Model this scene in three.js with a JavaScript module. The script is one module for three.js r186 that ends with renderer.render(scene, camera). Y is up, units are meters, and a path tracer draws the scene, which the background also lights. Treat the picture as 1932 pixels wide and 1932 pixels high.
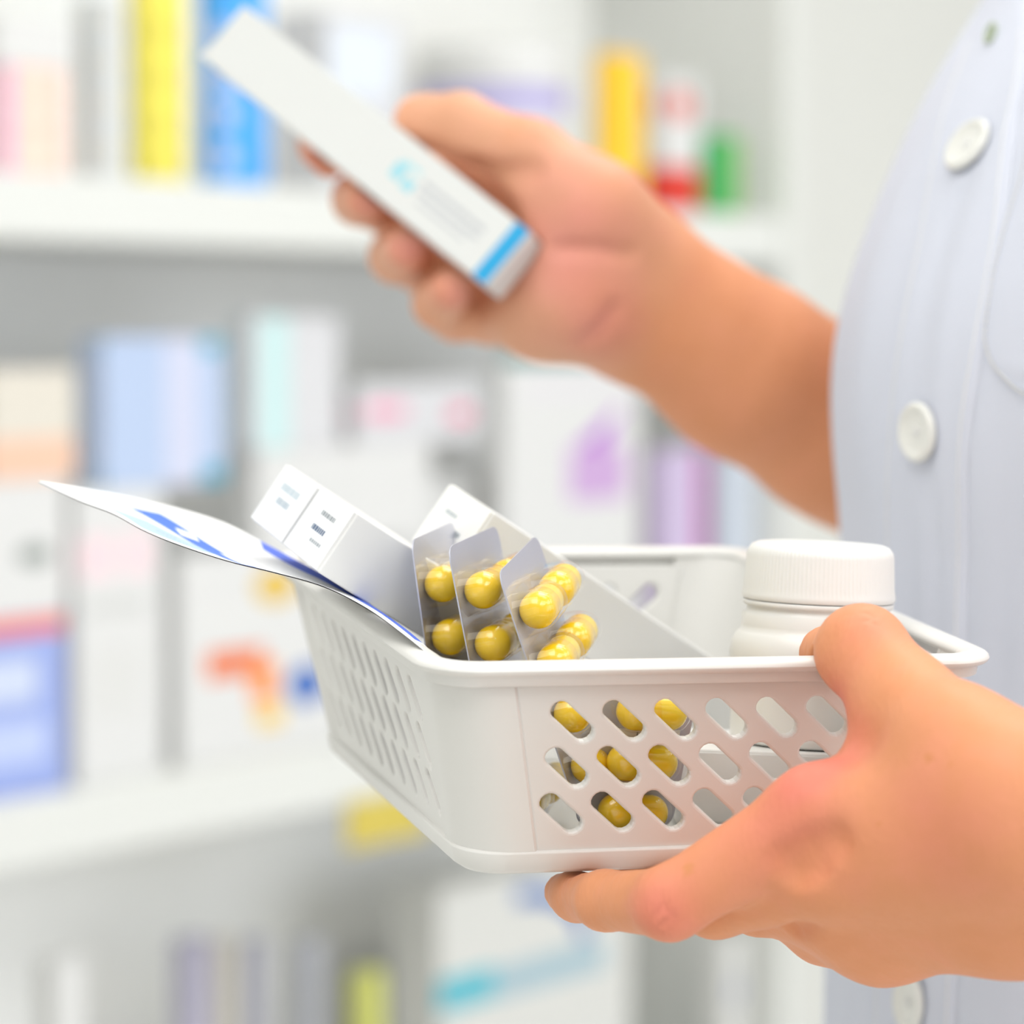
import * as THREE from 'three';
import { RectAreaLightUniformsLib } from 'three/addons/lights/RectAreaLightUniformsLib.js';
import { RoundedBoxGeometry } from 'three/addons/geometries/RoundedBoxGeometry.js';
import { mergeGeometries } from 'three/addons/utils/BufferGeometryUtils.js';
import { ImprovedNoise } from 'three/addons/math/ImprovedNoise.js';

// ---------------------------------------------------------------- camera, light, exposure
const F = 6000, C = 966;                                   // focal length and image centre in pixels of the 1932 px frame
const scene = new THREE.Scene();
scene.background = new THREE.Color(0.9, 0.95, 1.0);
const camera = new THREE.PerspectiveCamera(2 * Math.atan(C / F) * 180 / Math.PI, 1, 0.05, 30);
camera.position.set(0, 1.3, 0);
camera.rotation.set(-Math.atan(335 / F), 0, 0);
camera.focus = 0.675;
camera.userData.fStop = 9.0;
camera.updateMatrixWorld(true);
const renderer = new THREE.WebGLRenderer({ antialias: true });
renderer.toneMapping = THREE.LinearToneMapping;
renderer.toneMappingExposure = 0.264;
renderer.shadowMap.enabled = true;
RectAreaLightUniformsLib.init();
const CEIL = 2.6;
const UNSEEN_WIN = { t: 1.15, y: 1.35, w: 3.9, h: 2.2, power: 7.4 };             // unseen window in the wall behind the viewer, placed to light the shelf
const UNSEEN_WIN2 = { q: 1.9, y: 1.4, w: 2.4, h: 1.7, power: 2.4 };                  // unseen window in the side wall, placed to light left-facing sides
// unseen ceiling panels, placed to light everything from above: [t along the shelf, q out from the shelf front, width, length, radiance]
const UNSEEN_PANELS = [[-1.7, 0.95, 0.9, 1.2, 13], [0.15, 0.85, 0.9, 1.2, 13], [-1.5, 2.4, 0.9, 1.2, 13], [0.3, 2.4, 0.9, 1.2, 13]];

// ---------------------------------------------------------------- helpers
const V = (x, y, z) => new THREE.Vector3(x, y, z);
let seed = 7;
const rnd = () => { seed = (seed * 1664525 + 1013904223) >>> 0; return seed / 4294967296; };
const camQ = camera.quaternion.clone();
const cdir = (x, y, z) => V(x, y, z).applyQuaternion(camQ);              // camera axes to world
const pix = (px, py, d) => V((px - C) / F * d, -(py - C) / F * d, -d).applyQuaternion(camQ).add(camera.position);
const camInv = camera.matrixWorld.clone().invert();
const toPix = (p) => { const q = p.clone().applyMatrix4(camInv); return [C + F * q.x / -q.z, C - F * q.y / -q.z, -q.z]; };
const used = new Map();
function numbered(name) { const n = used.get(name) || 0; used.set(name, n + 1); return n ? `${name}_${String(n).padStart(3, '0')}` : name; }
function tag(o, label, category, group) { o.userData.label = label; o.userData.category = category; if (group) o.userData.group = group; return o; }
function shadows(o) { o.castShadow = true; o.receiveShadow = true; return o; }
function thing(name, label, category, pos = V(0, 0, 0), quat, group) {
  const g = new THREE.Group(); g.name = numbered(name); g.position.copy(pos); if (quat) g.quaternion.copy(quat);
  tag(g, label, category, group); scene.add(g); return g;
}
function part(name, geo, mat, parent) { const m = shadows(new THREE.Mesh(geo, mat)); m.name = name; parent.add(m); return m; }
function struct(name, geo, mat) { const m = shadows(new THREE.Mesh(geo, mat)); m.name = name; m.userData.kind = 'structure'; scene.add(m); return m; }
const std = (r, g, b, rough = 0.5, o = {}) => new THREE.MeshPhysicalMaterial({ color: new THREE.Color().setRGB(r, g, b), roughness: rough, ...o });
function basisQ(x, y, z) { return new THREE.Quaternion().setFromRotationMatrix(new THREE.Matrix4().makeBasis(x, y, z)); }
const clean = (g) => { const h = g.index ? g.toNonIndexed() : g; for (const k of Object.keys(h.attributes)) if (!['position', 'normal', 'uv'].includes(k)) h.deleteAttribute(k); return h; };
const merge = (list) => mergeGeometries(list.map(clean));
const rbox = (w, h, d, r, x = 0, y = 0, z = 0) => { const g = new RoundedBoxGeometry(w, h, d, 2, r); g.translate(x, y, z); return g; };
const box = (w, h, d, x = 0, y = 0, z = 0) => { const g = new THREE.BoxGeometry(w, h, d); g.translate(x, y, z); return g; };
function canvas(w, h, draw) {
  const c = document.createElement('canvas'); c.width = w; c.height = h; const x = c.getContext('2d'); draw(x, w, h);
  const t = new THREE.CanvasTexture(c); t.colorSpace = THREE.SRGBColorSpace; t.magFilter = THREE.LinearFilter; return t;
}
const perlin = new ImprovedNoise();
const noise = (x, y, z) => perlin.noise(x, y, z);
function bumpTexture(n, f) {
  const d = new Uint8Array(n * n * 4);
  for (let y = 0; y < n; y++) for (let x = 0; x < n; x++) { const v = Math.max(0, Math.min(255, 128 + 127 * f(x / n, y / n))); const i = (y * n + x) * 4; d[i] = d[i + 1] = d[i + 2] = v; d[i + 3] = 255; }
  const t = new THREE.DataTexture(d, n, n); t.magFilter = THREE.LinearFilter; t.wrapS = t.wrapT = THREE.RepeatWrapping; t.needsUpdate = true; return t;
}
// a parametric sheet: f(u, v) -> Vector3
function grid(nu, nv, f, flip = false) {
  const p = [], uv = [], idx = [];
  for (let j = 0; j <= nv; j++) for (let i = 0; i <= nu; i++) { const q = f(i / nu, j / nv); p.push(q.x, q.y, q.z); uv.push(i / nu, j / nv); }
  for (let j = 0; j < nv; j++) for (let i = 0; i < nu; i++) { const a = j * (nu + 1) + i, b = a + 1, c = a + nu + 1, d = c + 1; flip ? idx.push(a, c, b, b, c, d) : idx.push(a, b, c, b, d, c); }
  const g = new THREE.BufferGeometry(); g.setAttribute('position', new THREE.Float32BufferAttribute(p, 3)); g.setAttribute('uv', new THREE.Float32BufferAttribute(uv, 2)); g.setIndex(idx); g.computeVertexNormals(); return g;
}
// piecewise linear / smooth table
const lerpT = (tab, x) => { if (x <= tab[0][0]) return tab[0][1]; for (let i = 1; i < tab.length; i++) if (x <= tab[i][0]) { const [x0, y0] = tab[i - 1], [x1, y1] = tab[i]; return y0 + (y1 - y0) * (x - x0) / (x1 - x0); } return tab[tab.length - 1][1]; };
function smoothT(tab, w) { return (x) => { let s = 0; for (let k = -4; k <= 4; k++) s += lerpT(tab, x + k * w / 4); return s / 9; }; }

// ---------------------------------------------------------------- distance fields for bodies
const smin = (a, b, k) => { const h = Math.max(k - Math.abs(a - b), 0) / k; return Math.min(a, b) - h * h * k * 0.25; };
class Chain { // a polyline of joints [Vector3, radius] blended with k
  constructor(k, ...lines) { this.k = k; this.s = []; for (const l of lines) for (let i = 0; i + 1 < l.length; i++) this.s.push([l[i][0], l[i + 1][0], l[i][1], l[i + 1][1], l[i][0].distanceToSquared(l[i + 1][0])]); }
  d(x, y, z) {
    let r = 1e9;
    for (const [a, b, ra, rb, l2] of this.s) {
      const ux = x - a.x, uy = y - a.y, uz = z - a.z, vx = b.x - a.x, vy = b.y - a.y, vz = b.z - a.z;
      const t = Math.max(0, Math.min(1, (ux * vx + uy * vy + uz * vz) / l2)), qx = ux - t * vx, qy = uy - t * vy, qz = uz - t * vz;
      const q = Math.sqrt(qx * qx + qy * qy + qz * qz) - (ra + t * (rb - ra));
      r = r > 1e8 ? q : smin(r, q, this.k);
    }
    return r;
  }
}
function bodyField(chains, cuts = []) { // chains: [Chain, k to what came before]; cuts: [Chain, k]
  return (x, y, z) => {
    let r = 1e9;
    for (const [c, k] of chains) { const q = c.d(x, y, z); r = r > 1e8 ? q : smin(r, q, k); }
    for (const [c, k] of cuts) r = -smin(-r, c.d(x, y, z), k);
    return r;
  };
}
function surfaceNet(f, lo, hi, h, colour) {
  const nx = Math.ceil((hi.x - lo.x) / h) + 1, ny = Math.ceil((hi.y - lo.y) / h) + 1, nz = Math.ceil((hi.z - lo.z) / h) + 1;
  const val = new Float32Array(nx * ny * nz), B = 6, at = (i, j, k) => (k * ny + j) * nx + i;
  for (let k = 0; k < nz; k += B) for (let j = 0; j < ny; j += B) for (let i = 0; i < nx; i += B) {
    const c = f(lo.x + (i + B / 2) * h, lo.y + (j + B / 2) * h, lo.z + (k + B / 2) * h), far = Math.abs(c) > B * h * 1.15;
    for (let kk = k; kk < Math.min(k + B, nz); kk++) for (let jj = j; jj < Math.min(j + B, ny); jj++) for (let ii = i; ii < Math.min(i + B, nx); ii++)
      val[at(ii, jj, kk)] = far ? c : f(lo.x + ii * h, lo.y + jj * h, lo.z + kk * h);
  }
  const cell = new Int32Array(nx * ny * nz).fill(-1), pos = [], idx = [];
  const E = [[0, 1], [2, 3], [4, 5], [6, 7], [0, 2], [1, 3], [4, 6], [5, 7], [0, 4], [1, 5], [2, 6], [3, 7]];
  for (let k = 0; k < nz - 1; k++) for (let j = 0; j < ny - 1; j++) for (let i = 0; i < nx - 1; i++) {
    const v = [val[at(i, j, k)], val[at(i + 1, j, k)], val[at(i, j + 1, k)], val[at(i + 1, j + 1, k)], val[at(i, j, k + 1)], val[at(i + 1, j, k + 1)], val[at(i, j + 1, k + 1)], val[at(i + 1, j + 1, k + 1)]];
    let m = 0; for (let n = 0; n < 8; n++) if (v[n] < 0) m++;
    if (m === 0 || m === 8) continue;
    let sx = 0, sy = 0, sz = 0, n = 0;
    for (const [a, b] of E) if ((v[a] < 0) !== (v[b] < 0)) { const t = v[a] / (v[a] - v[b]); sx += (a & 1) + t * ((b & 1) - (a & 1)); sy += (a >> 1 & 1) + t * ((b >> 1 & 1) - (a >> 1 & 1)); sz += (a >> 2) + t * ((b >> 2) - (a >> 2)); n++; }
    cell[at(i, j, k)] = pos.length / 3; pos.push(lo.x + (i + sx / n) * h, lo.y + (j + sy / n) * h, lo.z + (k + sz / n) * h);
  }
  const quad = (a, b, c, d, flip) => { if (a < 0 || b < 0 || c < 0 || d < 0) return; flip ? idx.push(a, c, b, a, d, c) : idx.push(a, b, c, a, c, d); };
  for (let k = 1; k < nz - 1; k++) for (let j = 1; j < ny - 1; j++) for (let i = 1; i < nx - 1; i++) {
    const s = val[at(i, j, k)] < 0;
    if (s !== (val[at(i + 1, j, k)] < 0)) quad(cell[at(i, j - 1, k - 1)], cell[at(i, j, k - 1)], cell[at(i, j, k)], cell[at(i, j - 1, k)], !s);
    if (s !== (val[at(i, j + 1, k)] < 0)) quad(cell[at(i - 1, j, k - 1)], cell[at(i - 1, j, k)], cell[at(i, j, k)], cell[at(i, j, k - 1)], !s);
    if (s !== (val[at(i, j, k + 1)] < 0)) quad(cell[at(i - 1, j - 1, k)], cell[at(i, j - 1, k)], cell[at(i, j, k)], cell[at(i - 1, j, k)], !s);
  }
  const nor = [], col = [], uv = [], e = h * 0.6;
  for (let n = 0; n < pos.length; n += 3) {
    let x = pos[n], y = pos[n + 1], z = pos[n + 2], gx, gy, gz;
    for (let it = 0; it < 2; it++) {
      gx = f(x + e, y, z) - f(x - e, y, z); gy = f(x, y + e, z) - f(x, y - e, z); gz = f(x, y, z + e) - f(x, y, z - e);
      const l = Math.hypot(gx, gy, gz) || 1; gx /= l; gy /= l; gz /= l;
      if (!it) { const d = Math.max(-h, Math.min(h, f(x, y, z))) * 0.8; x -= gx * d; y -= gy * d; z -= gz * d; }
    }
    pos[n] = x; pos[n + 1] = y; pos[n + 2] = z; nor.push(gx, gy, gz); col.push(...colour(x, y, z)); uv.push((x + 0.6 * z) * 12, (y + 0.35 * z) * 12);
  }
  const g = new THREE.BufferGeometry();
  g.setAttribute('position', new THREE.Float32BufferAttribute(pos, 3)); g.setAttribute('normal', new THREE.Float32BufferAttribute(nor, 3));
  g.setAttribute('color', new THREE.Float32BufferAttribute(col, 3)); g.setAttribute('uv', new THREE.Float32BufferAttribute(uv, 2)); g.setIndex(idx);
  return g;
}

// ---------------------------------------------------------------- the room, set out along the shelf: t along its front, q out into the room
const D0 = 1.79;
const SA = V(0.576, 0, -0.817).normalize(), SN = V(-SA.z, 0, SA.x);
const S0 = pix(0, 631, D0); S0.y = 0;
const roomQ = basisQ(SA, V(0, 1, 0), SN);
const room = (t, y, q) => S0.clone().addScaledVector(SA, t).addScaledVector(SN, q).setY(y);
function roomBox(w, h, d, t, y, q) { const g = box(w, h, d); g.applyQuaternion(roomQ); const p = room(t, y, q); g.translate(p.x, p.y, p.z); return g; }
const M = {
  wall: std(0.74, 0.74, 0.70, 0.8), ceil: std(0.88, 0.88, 0.86, 0.9), floor: std(0.78, 0.76, 0.72, 0.35), shelf: std(0.70, 0.71, 0.68, 0.45), back: std(0.92, 0.92, 0.89, 0.6),
};
struct('wall_back', roomBox(7.4, CEIL, 0.1, 0.2, CEIL / 2, -0.26), M.wall);
{ // wide unseen window behind the viewer, placed to light the shelf front
  const w0 = UNSEEN_WIN.t - UNSEEN_WIN.w / 2, w1 = UNSEEN_WIN.t + UNSEEN_WIN.w / 2, y0 = UNSEEN_WIN.y - UNSEEN_WIN.h / 2, y1 = UNSEEN_WIN.y + UNSEEN_WIN.h / 2, a = -3.5, b = 3.9;
  struct('wall_front', merge([roomBox(w0 - a, CEIL, 0.1, (a + w0) / 2, CEIL / 2, 3.6), roomBox(b - w1, CEIL, 0.1, (b + w1) / 2, CEIL / 2, 3.6), roomBox(UNSEEN_WIN.w, y0, 0.1, UNSEEN_WIN.t, y0 / 2, 3.6), roomBox(UNSEEN_WIN.w, CEIL - y1, 0.1, UNSEEN_WIN.t, (CEIL + y1) / 2, 3.6)]), M.wall);
  const pane = new THREE.MeshPhysicalMaterial({ color: 0xffffff, roughness: 0.02, transmission: 1, thickness: 0 });
  const unseenWin = struct('unseen_window_1', roomBox(UNSEEN_WIN.w, UNSEEN_WIN.h, 0.006, UNSEEN_WIN.t, UNSEEN_WIN.y, 3.6), pane);
  part('unseen_window_frame', merge([w0, (w0 + w1) / 2, w1].map((t) => roomBox(0.05, UNSEEN_WIN.h, 0.08, t, UNSEEN_WIN.y, 3.6)).concat([y0, y1].map((y) => roomBox(UNSEEN_WIN.w, 0.05, 0.08, UNSEEN_WIN.t, y, 3.6)))), std(0.8, 0.8, 0.8, 0.4), unseenWin);
}
{ // unseen side window, placed to light the cartons and basket from the left
  const a = -0.45, b = 3.65, q0 = UNSEEN_WIN2.q - UNSEEN_WIN2.w / 2, q1 = UNSEEN_WIN2.q + UNSEEN_WIN2.w / 2, y0 = UNSEEN_WIN2.y - UNSEEN_WIN2.h / 2, y1 = UNSEEN_WIN2.y + UNSEEN_WIN2.h / 2;
  struct('wall_left', merge([roomBox(0.1, CEIL, q0 - a, -3.2, CEIL / 2, (a + q0) / 2), roomBox(0.1, CEIL, b - q1, -3.2, CEIL / 2, (b + q1) / 2), roomBox(0.1, y0, UNSEEN_WIN2.w, -3.2, y0 / 2, UNSEEN_WIN2.q), roomBox(0.1, CEIL - y1, UNSEEN_WIN2.w, -3.2, (CEIL + y1) / 2, UNSEEN_WIN2.q)]), M.wall);
  const unseenWin = struct('unseen_window_2', roomBox(0.006, UNSEEN_WIN2.h, UNSEEN_WIN2.w, -3.2, UNSEEN_WIN2.y, UNSEEN_WIN2.q), new THREE.MeshPhysicalMaterial({ color: 0xffffff, roughness: 0.02, transmission: 1, thickness: 0 }));
  part('unseen_window_frame', merge([q0, UNSEEN_WIN2.q, q1].map((q) => roomBox(0.08, UNSEEN_WIN2.h, 0.05, -3.2, UNSEEN_WIN2.y, q)).concat([y0, y1].map((y) => roomBox(0.08, 0.05, UNSEEN_WIN2.w, -3.2, y, UNSEEN_WIN2.q)))), std(0.8, 0.8, 0.8, 0.4), unseenWin);
}
struct('wall_right', roomBox(0.1, CEIL, 4.1, 3.2, CEIL / 2, 1.6), M.wall);
struct('floor', roomBox(7.4, 0.1, 4.2, 0.2, -0.05, 1.6), M.floor);
struct('ceiling', roomBox(7.4, 0.1, 4.2, 0.2, CEIL + 0.05, 1.6), M.ceil);
const panelFrame = std(0.85, 0.85, 0.85, 0.5), glow = new THREE.MeshStandardMaterial({ color: 0xffffff, emissive: 0xffffff, emissiveIntensity: 2, roughness: 0.6 });
for (const [t, q, w, l, power] of UNSEEN_PANELS) {
  const o = thing('unseen_ceiling_light', 'unseen square-edged white ceiling light panel over the pharmacy floor', 'light', room(t, CEIL - 0.03, q), roomQ, 'unseen ceiling light panels');
  part('frame', box(w + 0.05, 0.028, l + 0.05, 0, 0.014, 0), panelFrame, o);
  part('diffuser', new THREE.PlaneGeometry(w, l).rotateX(Math.PI / 2).translate(0, -0.0005, 0), glow, o);
  const r = new THREE.RectAreaLight(0xfffdf8, power, w, l); r.position.copy(room(t, CEIL - 0.036, q)); r.lookAt(room(t, 0, q)); scene.add(r);  // lamp of the unseen ceiling panel, lights from above
}

{ const r = new THREE.RectAreaLight(0xf4f8ff, UNSEEN_WIN.power, UNSEEN_WIN.w - 0.1, UNSEEN_WIN.h - 0.1); r.position.copy(room(UNSEEN_WIN.t, UNSEEN_WIN.y, 3.54)); r.lookAt(room(UNSEEN_WIN.t, UNSEEN_WIN.y, 0)); scene.add(r); }  // light of the unseen window behind the viewer, reaches into the shelf
{ const r = new THREE.RectAreaLight(0xf4f8ff, UNSEEN_WIN2.power, UNSEEN_WIN2.w - 0.1, UNSEEN_WIN2.h - 0.1); r.position.copy(room(-3.13, UNSEEN_WIN2.y, UNSEEN_WIN2.q)); r.lookAt(room(0, UNSEEN_WIN2.y, UNSEEN_WIN2.q)); scene.add(r); }  // light of the unseen side window, brightens left-facing faces

// ---------------------------------------------------------------- shelf unit
const SH = { up: 1.392, low: 1.033, floor: 0.72, top: 1.78, thick: 0.038, depth: 0.175 };
{
  const o = thing('shelf_unit', 'tall white shelf unit with thick-edged shelves full of medicine packs', 'shelf', room(0, 0, 0), roomQ);
  for (const y of [SH.top, SH.up, SH.low, 0.25]) part('shelf_board', rbox(1.85, SH.thick, SH.depth, 0.002, -0.06, y - SH.thick / 2, -SH.depth / 2), M.shelf, o);
  part('shelf_board', rbox(1.85, SH.thick, SH.depth - 0.02, 0.002, -0.06, SH.floor - SH.thick / 2, -SH.depth / 2 - 0.01), M.shelf, o);
  for (const x of [-0.995, 0.875]) part('side_panel', rbox(0.022, 2.1, SH.depth + 0.01, 0.002, x, 1.05, -SH.depth / 2), M.shelf, o);
  part('back_panel', box(1.85, 2.1, 0.012, -0.06, 1.05, -SH.depth - 0.008), M.back, o);
}
const dep = (p) => -p.clone().applyMatrix4(camInv).z;
function tFor(px, q) { let a = -3, b = 3; for (let i = 0; i < 50; i++) { const m = (a + b) / 2; toPix(room(m, 1.2, q))[0] < px ? a = m : b = m; } return (a + b) / 2; }
const yFor = (py, p) => { let a = 0, b = 3; for (let i = 0; i < 40; i++) { const m = (a + b) / 2; toPix(V(p.x, m, p.z))[1] > py ? a = m : b = m; } return (a + b) / 2; };
const white = std(0.86, 0.86, 0.84, 0.55);
// a carton whose outline spans px0..px1; its side face takes `share` of that width; base y and top row py
function carton(name, label, px0, px1, base, pyTop, colour, print, { share = 0.45, q = -0.02, cat = 'carton', group, side } = {}) {
  const tL = tFor(px0 + (px1 - px0) * share, q), tR = tFor(px1, q);
  let d = 0.02; for (let k = 0; k < 30; k++) { const e = toPix(room(tL, 1.2, q - d))[0] - px0; d += e * 0.00025; } d = Math.max(0.012, Math.min(d, 0.155 + q));
  const w = tR - tL, ref = room((tL + tR) / 2, 0, q), top = yFor(pyTop, ref), h = top - base;
  const o = thing(name, label, cat, room((tL + tR) / 2, base + 0.0004, q - d / 2), roomQ, group);
  const plain = std(...colour, 0.5);
  const m = print ? new THREE.MeshPhysicalMaterial({ map: canvas(256, 256, (x, W, H) => { x.fillStyle = '#' + new THREE.Color().setRGB(...colour).getHexString(); x.fillRect(0, 0, W, H); print(x, W, H); }), roughness: 0.5 }) : plain;
  const body = new THREE.BoxGeometry(w, h, d); body.translate(0, h / 2, 0);
  const mesh = shadows(new THREE.Mesh(body, [plain, side && print ? m : plain, plain, plain, m, plain])); mesh.name = 'carton_body'; o.add(mesh);
  part('end_flap', box(w * 0.96, 0.0008, d * 0.9, 0, h + 0.0004, 0), plain, o);
  return { o, top, w, h, d };
}
const P = { // linear base colours
  white: [0.68, 0.68, 0.67], grey: [0.58, 0.60, 0.60], peach: [0.86, 0.58, 0.48], yellow: [0.82, 0.72, 0.10], blue: [0.06, 0.36, 0.82], amber: [0.92, 0.56, 0.02], red: [0.75, 0.08, 0.05], green: [0.03, 0.42, 0.12],
  cream: [0.68, 0.64, 0.56], lightblue: [0.44, 0.54, 0.74], teal: [0.5, 0.68, 0.68], lilac: [0.52, 0.45, 0.66], pale: [0.63, 0.63, 0.65],
};
const blob = (x, c, ...e) => { x.fillStyle = c; x.beginPath(); x.ellipse(...e, 0, 0, 7); x.fill(); };
const rect = (x, c, ...e) => { x.fillStyle = c; x.fillRect(...e); };
// upper shelf
{
  let y = SH.up;
  const peach = ['bottom', 'middle', 'top'];
  for (let k = 0; k < 3; k++) { const r = carton('flat_carton', `flat peach carton with lilac end, ${peach[k]} one of the short stack`, -40, 128, y, 252 - k * 61, P.peach, (x, W, H) => { rect(x, '#f4d6c6', 60, 30, 150, H * 0.6); rect(x, '#d9a8d6', 0, 0, 45, H); }, { share: 0.3, side: true }); y = r.top; }
  carton('white_carton', 'plain white carton lying on the stack of peach cartons', -60, 145, y + 0.001, 40, P.white, null, { share: 0.3 });
  let z = SH.up;
  for (let k = 0; k < 4; k++) { const r = carton('grey_carton', `light grey carton with a beige disc, ${['first', 'second', 'third', 'fourth'][k]} from the shelf in its stack`, 150, 240, z, 236 - k * 78, P.grey, (x, W, H) => blob(x, '#cfcbc0', W * 0.6, H / 2, 60, 50), { share: 0.4, side: true }); z = r.top; }
  carton('tall_carton', 'tall yellow carton with darker yellow discs', 248, 353, SH.up, -60, P.yellow, (x, W, H) => { for (const v of [0.3, 0.52, 0.74, 0.92]) blob(x, '#c9bd4a', W * 0.5, H * v, 40, 18); }, { share: 0.3, side: true });
  carton('tall_carton', 'tall bright blue carton with white lozenges', 378, 508, SH.up, -40, P.blue, (x, W, H) => { for (const v of [0.28, 0.5, 0.66, 0.86]) blob(x, '#c9cdee', W * 0.1, H * v, 60, 14); }, { share: 0.3, side: true });
  carton('wide_carton', 'wide pale carton with bluish tint behind the held box', 520, 760, SH.up, 30, P.pale, (x, W, H) => { rect(x, '#d9e0ea', 20, 20, 200, 90); rect(x, '#cfd0d8', 60, 120, 120, 60); }, { share: 0.4, q: -0.06 });
  // round tub
  const t = tFor(930, -0.085), p = room(t, SH.up + 0.0004, -0.085), top = yFor(95, p), R = 0.055, h = top - SH.up, o = thing('round_tub', 'round white tub with a lavender band and blue patch', 'tub', p, roomQ);
  part('tub_body', new THREE.LatheGeometry([[0, 0], [R * 0.95, 0], [R, 0.004], [R, h * 0.8], [R * 0.97, h * 0.82]].map((a) => new THREE.Vector2(...a)), 48), std(...P.white, 0.4), o);
  part('lid', new THREE.LatheGeometry([[R * 1.03, h * 0.8], [R * 1.03, h * 0.96], [R * 0.98, h], [0, h]].map((a) => new THREE.Vector2(...a)), 48), std(...P.white, 0.4), o);
  part('band', new THREE.CylinderGeometry(R + 0.0006, R + 0.0006, h * 0.16, 48, 1, true).translate(0, h * 0.66, 0), std(0.42, 0.38, 0.66, 0.5), o);
  part('patch', new THREE.CylinderGeometry(R + 0.001, R + 0.001, h * 0.3, 20, 1, true, 0.9, 0.8).translate(0, h * 0.4, 0), std(0.2, 0.26, 0.55, 0.5), o);
  carton('narrow_carton', 'narrow amber carton beside the red and white pack', 1120, 1212, SH.up, 105, P.amber, null, { share: 0.3 });
  carton('striped_carton', 'white carton with red spot and red foot band', 1216, 1318, SH.up, 150, P.white, (x, W, H) => { blob(x, '#d8584a', W * 0.5, H * 0.2, 80, 26); rect(x, '#d6301f', 0, H * 0.66, W, H * 0.34); }, { share: 0.3, side: true });
  carton('small_carton', 'small green carton at the shelf end', 1322, 1396, SH.up, 258, P.green, (x, W, H) => rect(x, '#7fae4a', W * 0.6, 0, W * 0.4, H), { share: 0.3 });
}
// lower shelf: big cartons, with packs on top of them
{
  const A = carton('big_carton', 'blue carton with red top stripe on the lower shelf', -160, 118, SH.low, 1172, [0.30, 0.38, 0.72], (x, W, H) => { rect(x, '#e0746c', 0, 0, W, 26); rect(x, '#c6d0e6', 20, 60, 180, 60); rect(x, '#b9c6ea', 20, 150, 200, 60); }, { share: 0.12, side: true });
  const A2 = carton('big_carton', 'white carton with grey round spot lying on the blue carton', -160, 122, A.top + 0.001, 912, P.white, (x, W, H) => blob(x, '#8d9490', W * 0.76, H * 0.55, 34, 22), { share: 0.12 });
  const B = carton('big_carton', 'white carton with pink squares beside the blue carton', 128, 305, SH.low, 925, P.white, (x, W, H) => { rect(x, '#ecd0d6', 20, 40, 90, 36); rect(x, '#ecd0d6', 140, 40, 80, 36); rect(x, '#c9cac8', 30, 96, 180, 14); rect(x, '#d4d4d2', 30, 140, 160, 60); }, { share: 0.08, side: true });
  const Cc = carton('big_carton', 'white carton with orange arrow and blue drop behind the basket', 312, 640, SH.low, 1040, P.white, (x, W, H) => { rect(x, '#e0703a', 40, 120, 90, 34); rect(x, '#ee8a34', 110, 140, 40, 50); rect(x, '#e6c04a', 118, 196, 42, 26); blob(x, '#2a62b4', 200, 176, 30, 26); blob(x, '#d8b440', 150, 46, 34, 22); rect(x, '#d9d9d7', 30, 70, 90, 18); }, { share: 0.08, side: false });
  const D = carton('big_carton', 'long white carton lying on the arrow carton', 440, 812, Cc.top + 0.001, 845, P.white, (x, W, H) => rect(x, '#cfd2cf', 20, 100, 120, 12), { share: 0.12 });
  const E = carton('big_carton', 'tall white carton standing behind the blister packs', 700, 922, SH.low, 905, [0.64, 0.64, 0.63], null, { share: 0.08, q: -0.05 });
  carton('big_carton', 'tall white carton with a dark teal top band and a purple corner', 930, 1208, SH.low, 662, P.white, (x, W, H) => { rect(x, '#0d6e6a', 0, 0, W, 9); x.fillStyle = '#a236c4'; x.beginPath(); x.moveTo(135, 70); x.lineTo(225, 40); x.lineTo(180, 72); x.fill(); rect(x, '#c3a0ce', 118, 70, 110, 40); rect(x, '#d8d4da', 30, 24, 190, 8); }, { share: 0.08 });
  carton('big_carton', 'lilac carton with magenta edge on the lower shelf', 1214, 1335, SH.low, 850, [0.56, 0.46, 0.66], (x, W, H) => rect(x, '#b8509a', W * 0.8, 0, W * 0.2, H), { share: 0.25 });
  carton('big_carton', 'blue-grey carton at the end of the lower shelf', 1340, 1425, SH.low, 860, [0.55, 0.60, 0.68], null, { share: 0.25 });
  carton('cream_pack', 'cream pack with peach foot band on the spotted white carton', -50, 142, A2.top + 0.001, 700, P.cream, (x, W, H) => rect(x, '#e6bfa6', 0, H * 0.62, W, H * 0.38), { share: 0.16, side: true });
  carton('blue_pack', 'pale blue pack with teal marks on the pink-square carton', 152, 425, B.top + 0.001, 640, P.lightblue, (x, W, H) => { rect(x, '#c9cde2', 130, 0, 70, H); rect(x, '#29a0b8', 205, 0, 40, 26); rect(x, '#2a9cba', 205, H - 30, 51, 30); }, { share: 0.16, side: true });
  carton('teal_pack', 'pale pack with a light teal stripe on the long white carton', 440, 640, D.top + 0.001, 600, P.pale, (x, W, H) => rect(x, '#bfdede', 30, 0, 80, H), { share: 0.16, side: true });
  const Q = carton('pink_pack', 'white pack with pink swoosh and magenta dot', 645, 905, D.top + 0.001, 725, P.pale, (x, W, H) => { blob(x, '#e896b2', 60, H * 0.45, 46, 34); blob(x, '#d84878', 215, H * 0.55, 26, 34); }, { share: 0.1, q: -0.03, side: true });
}
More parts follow.
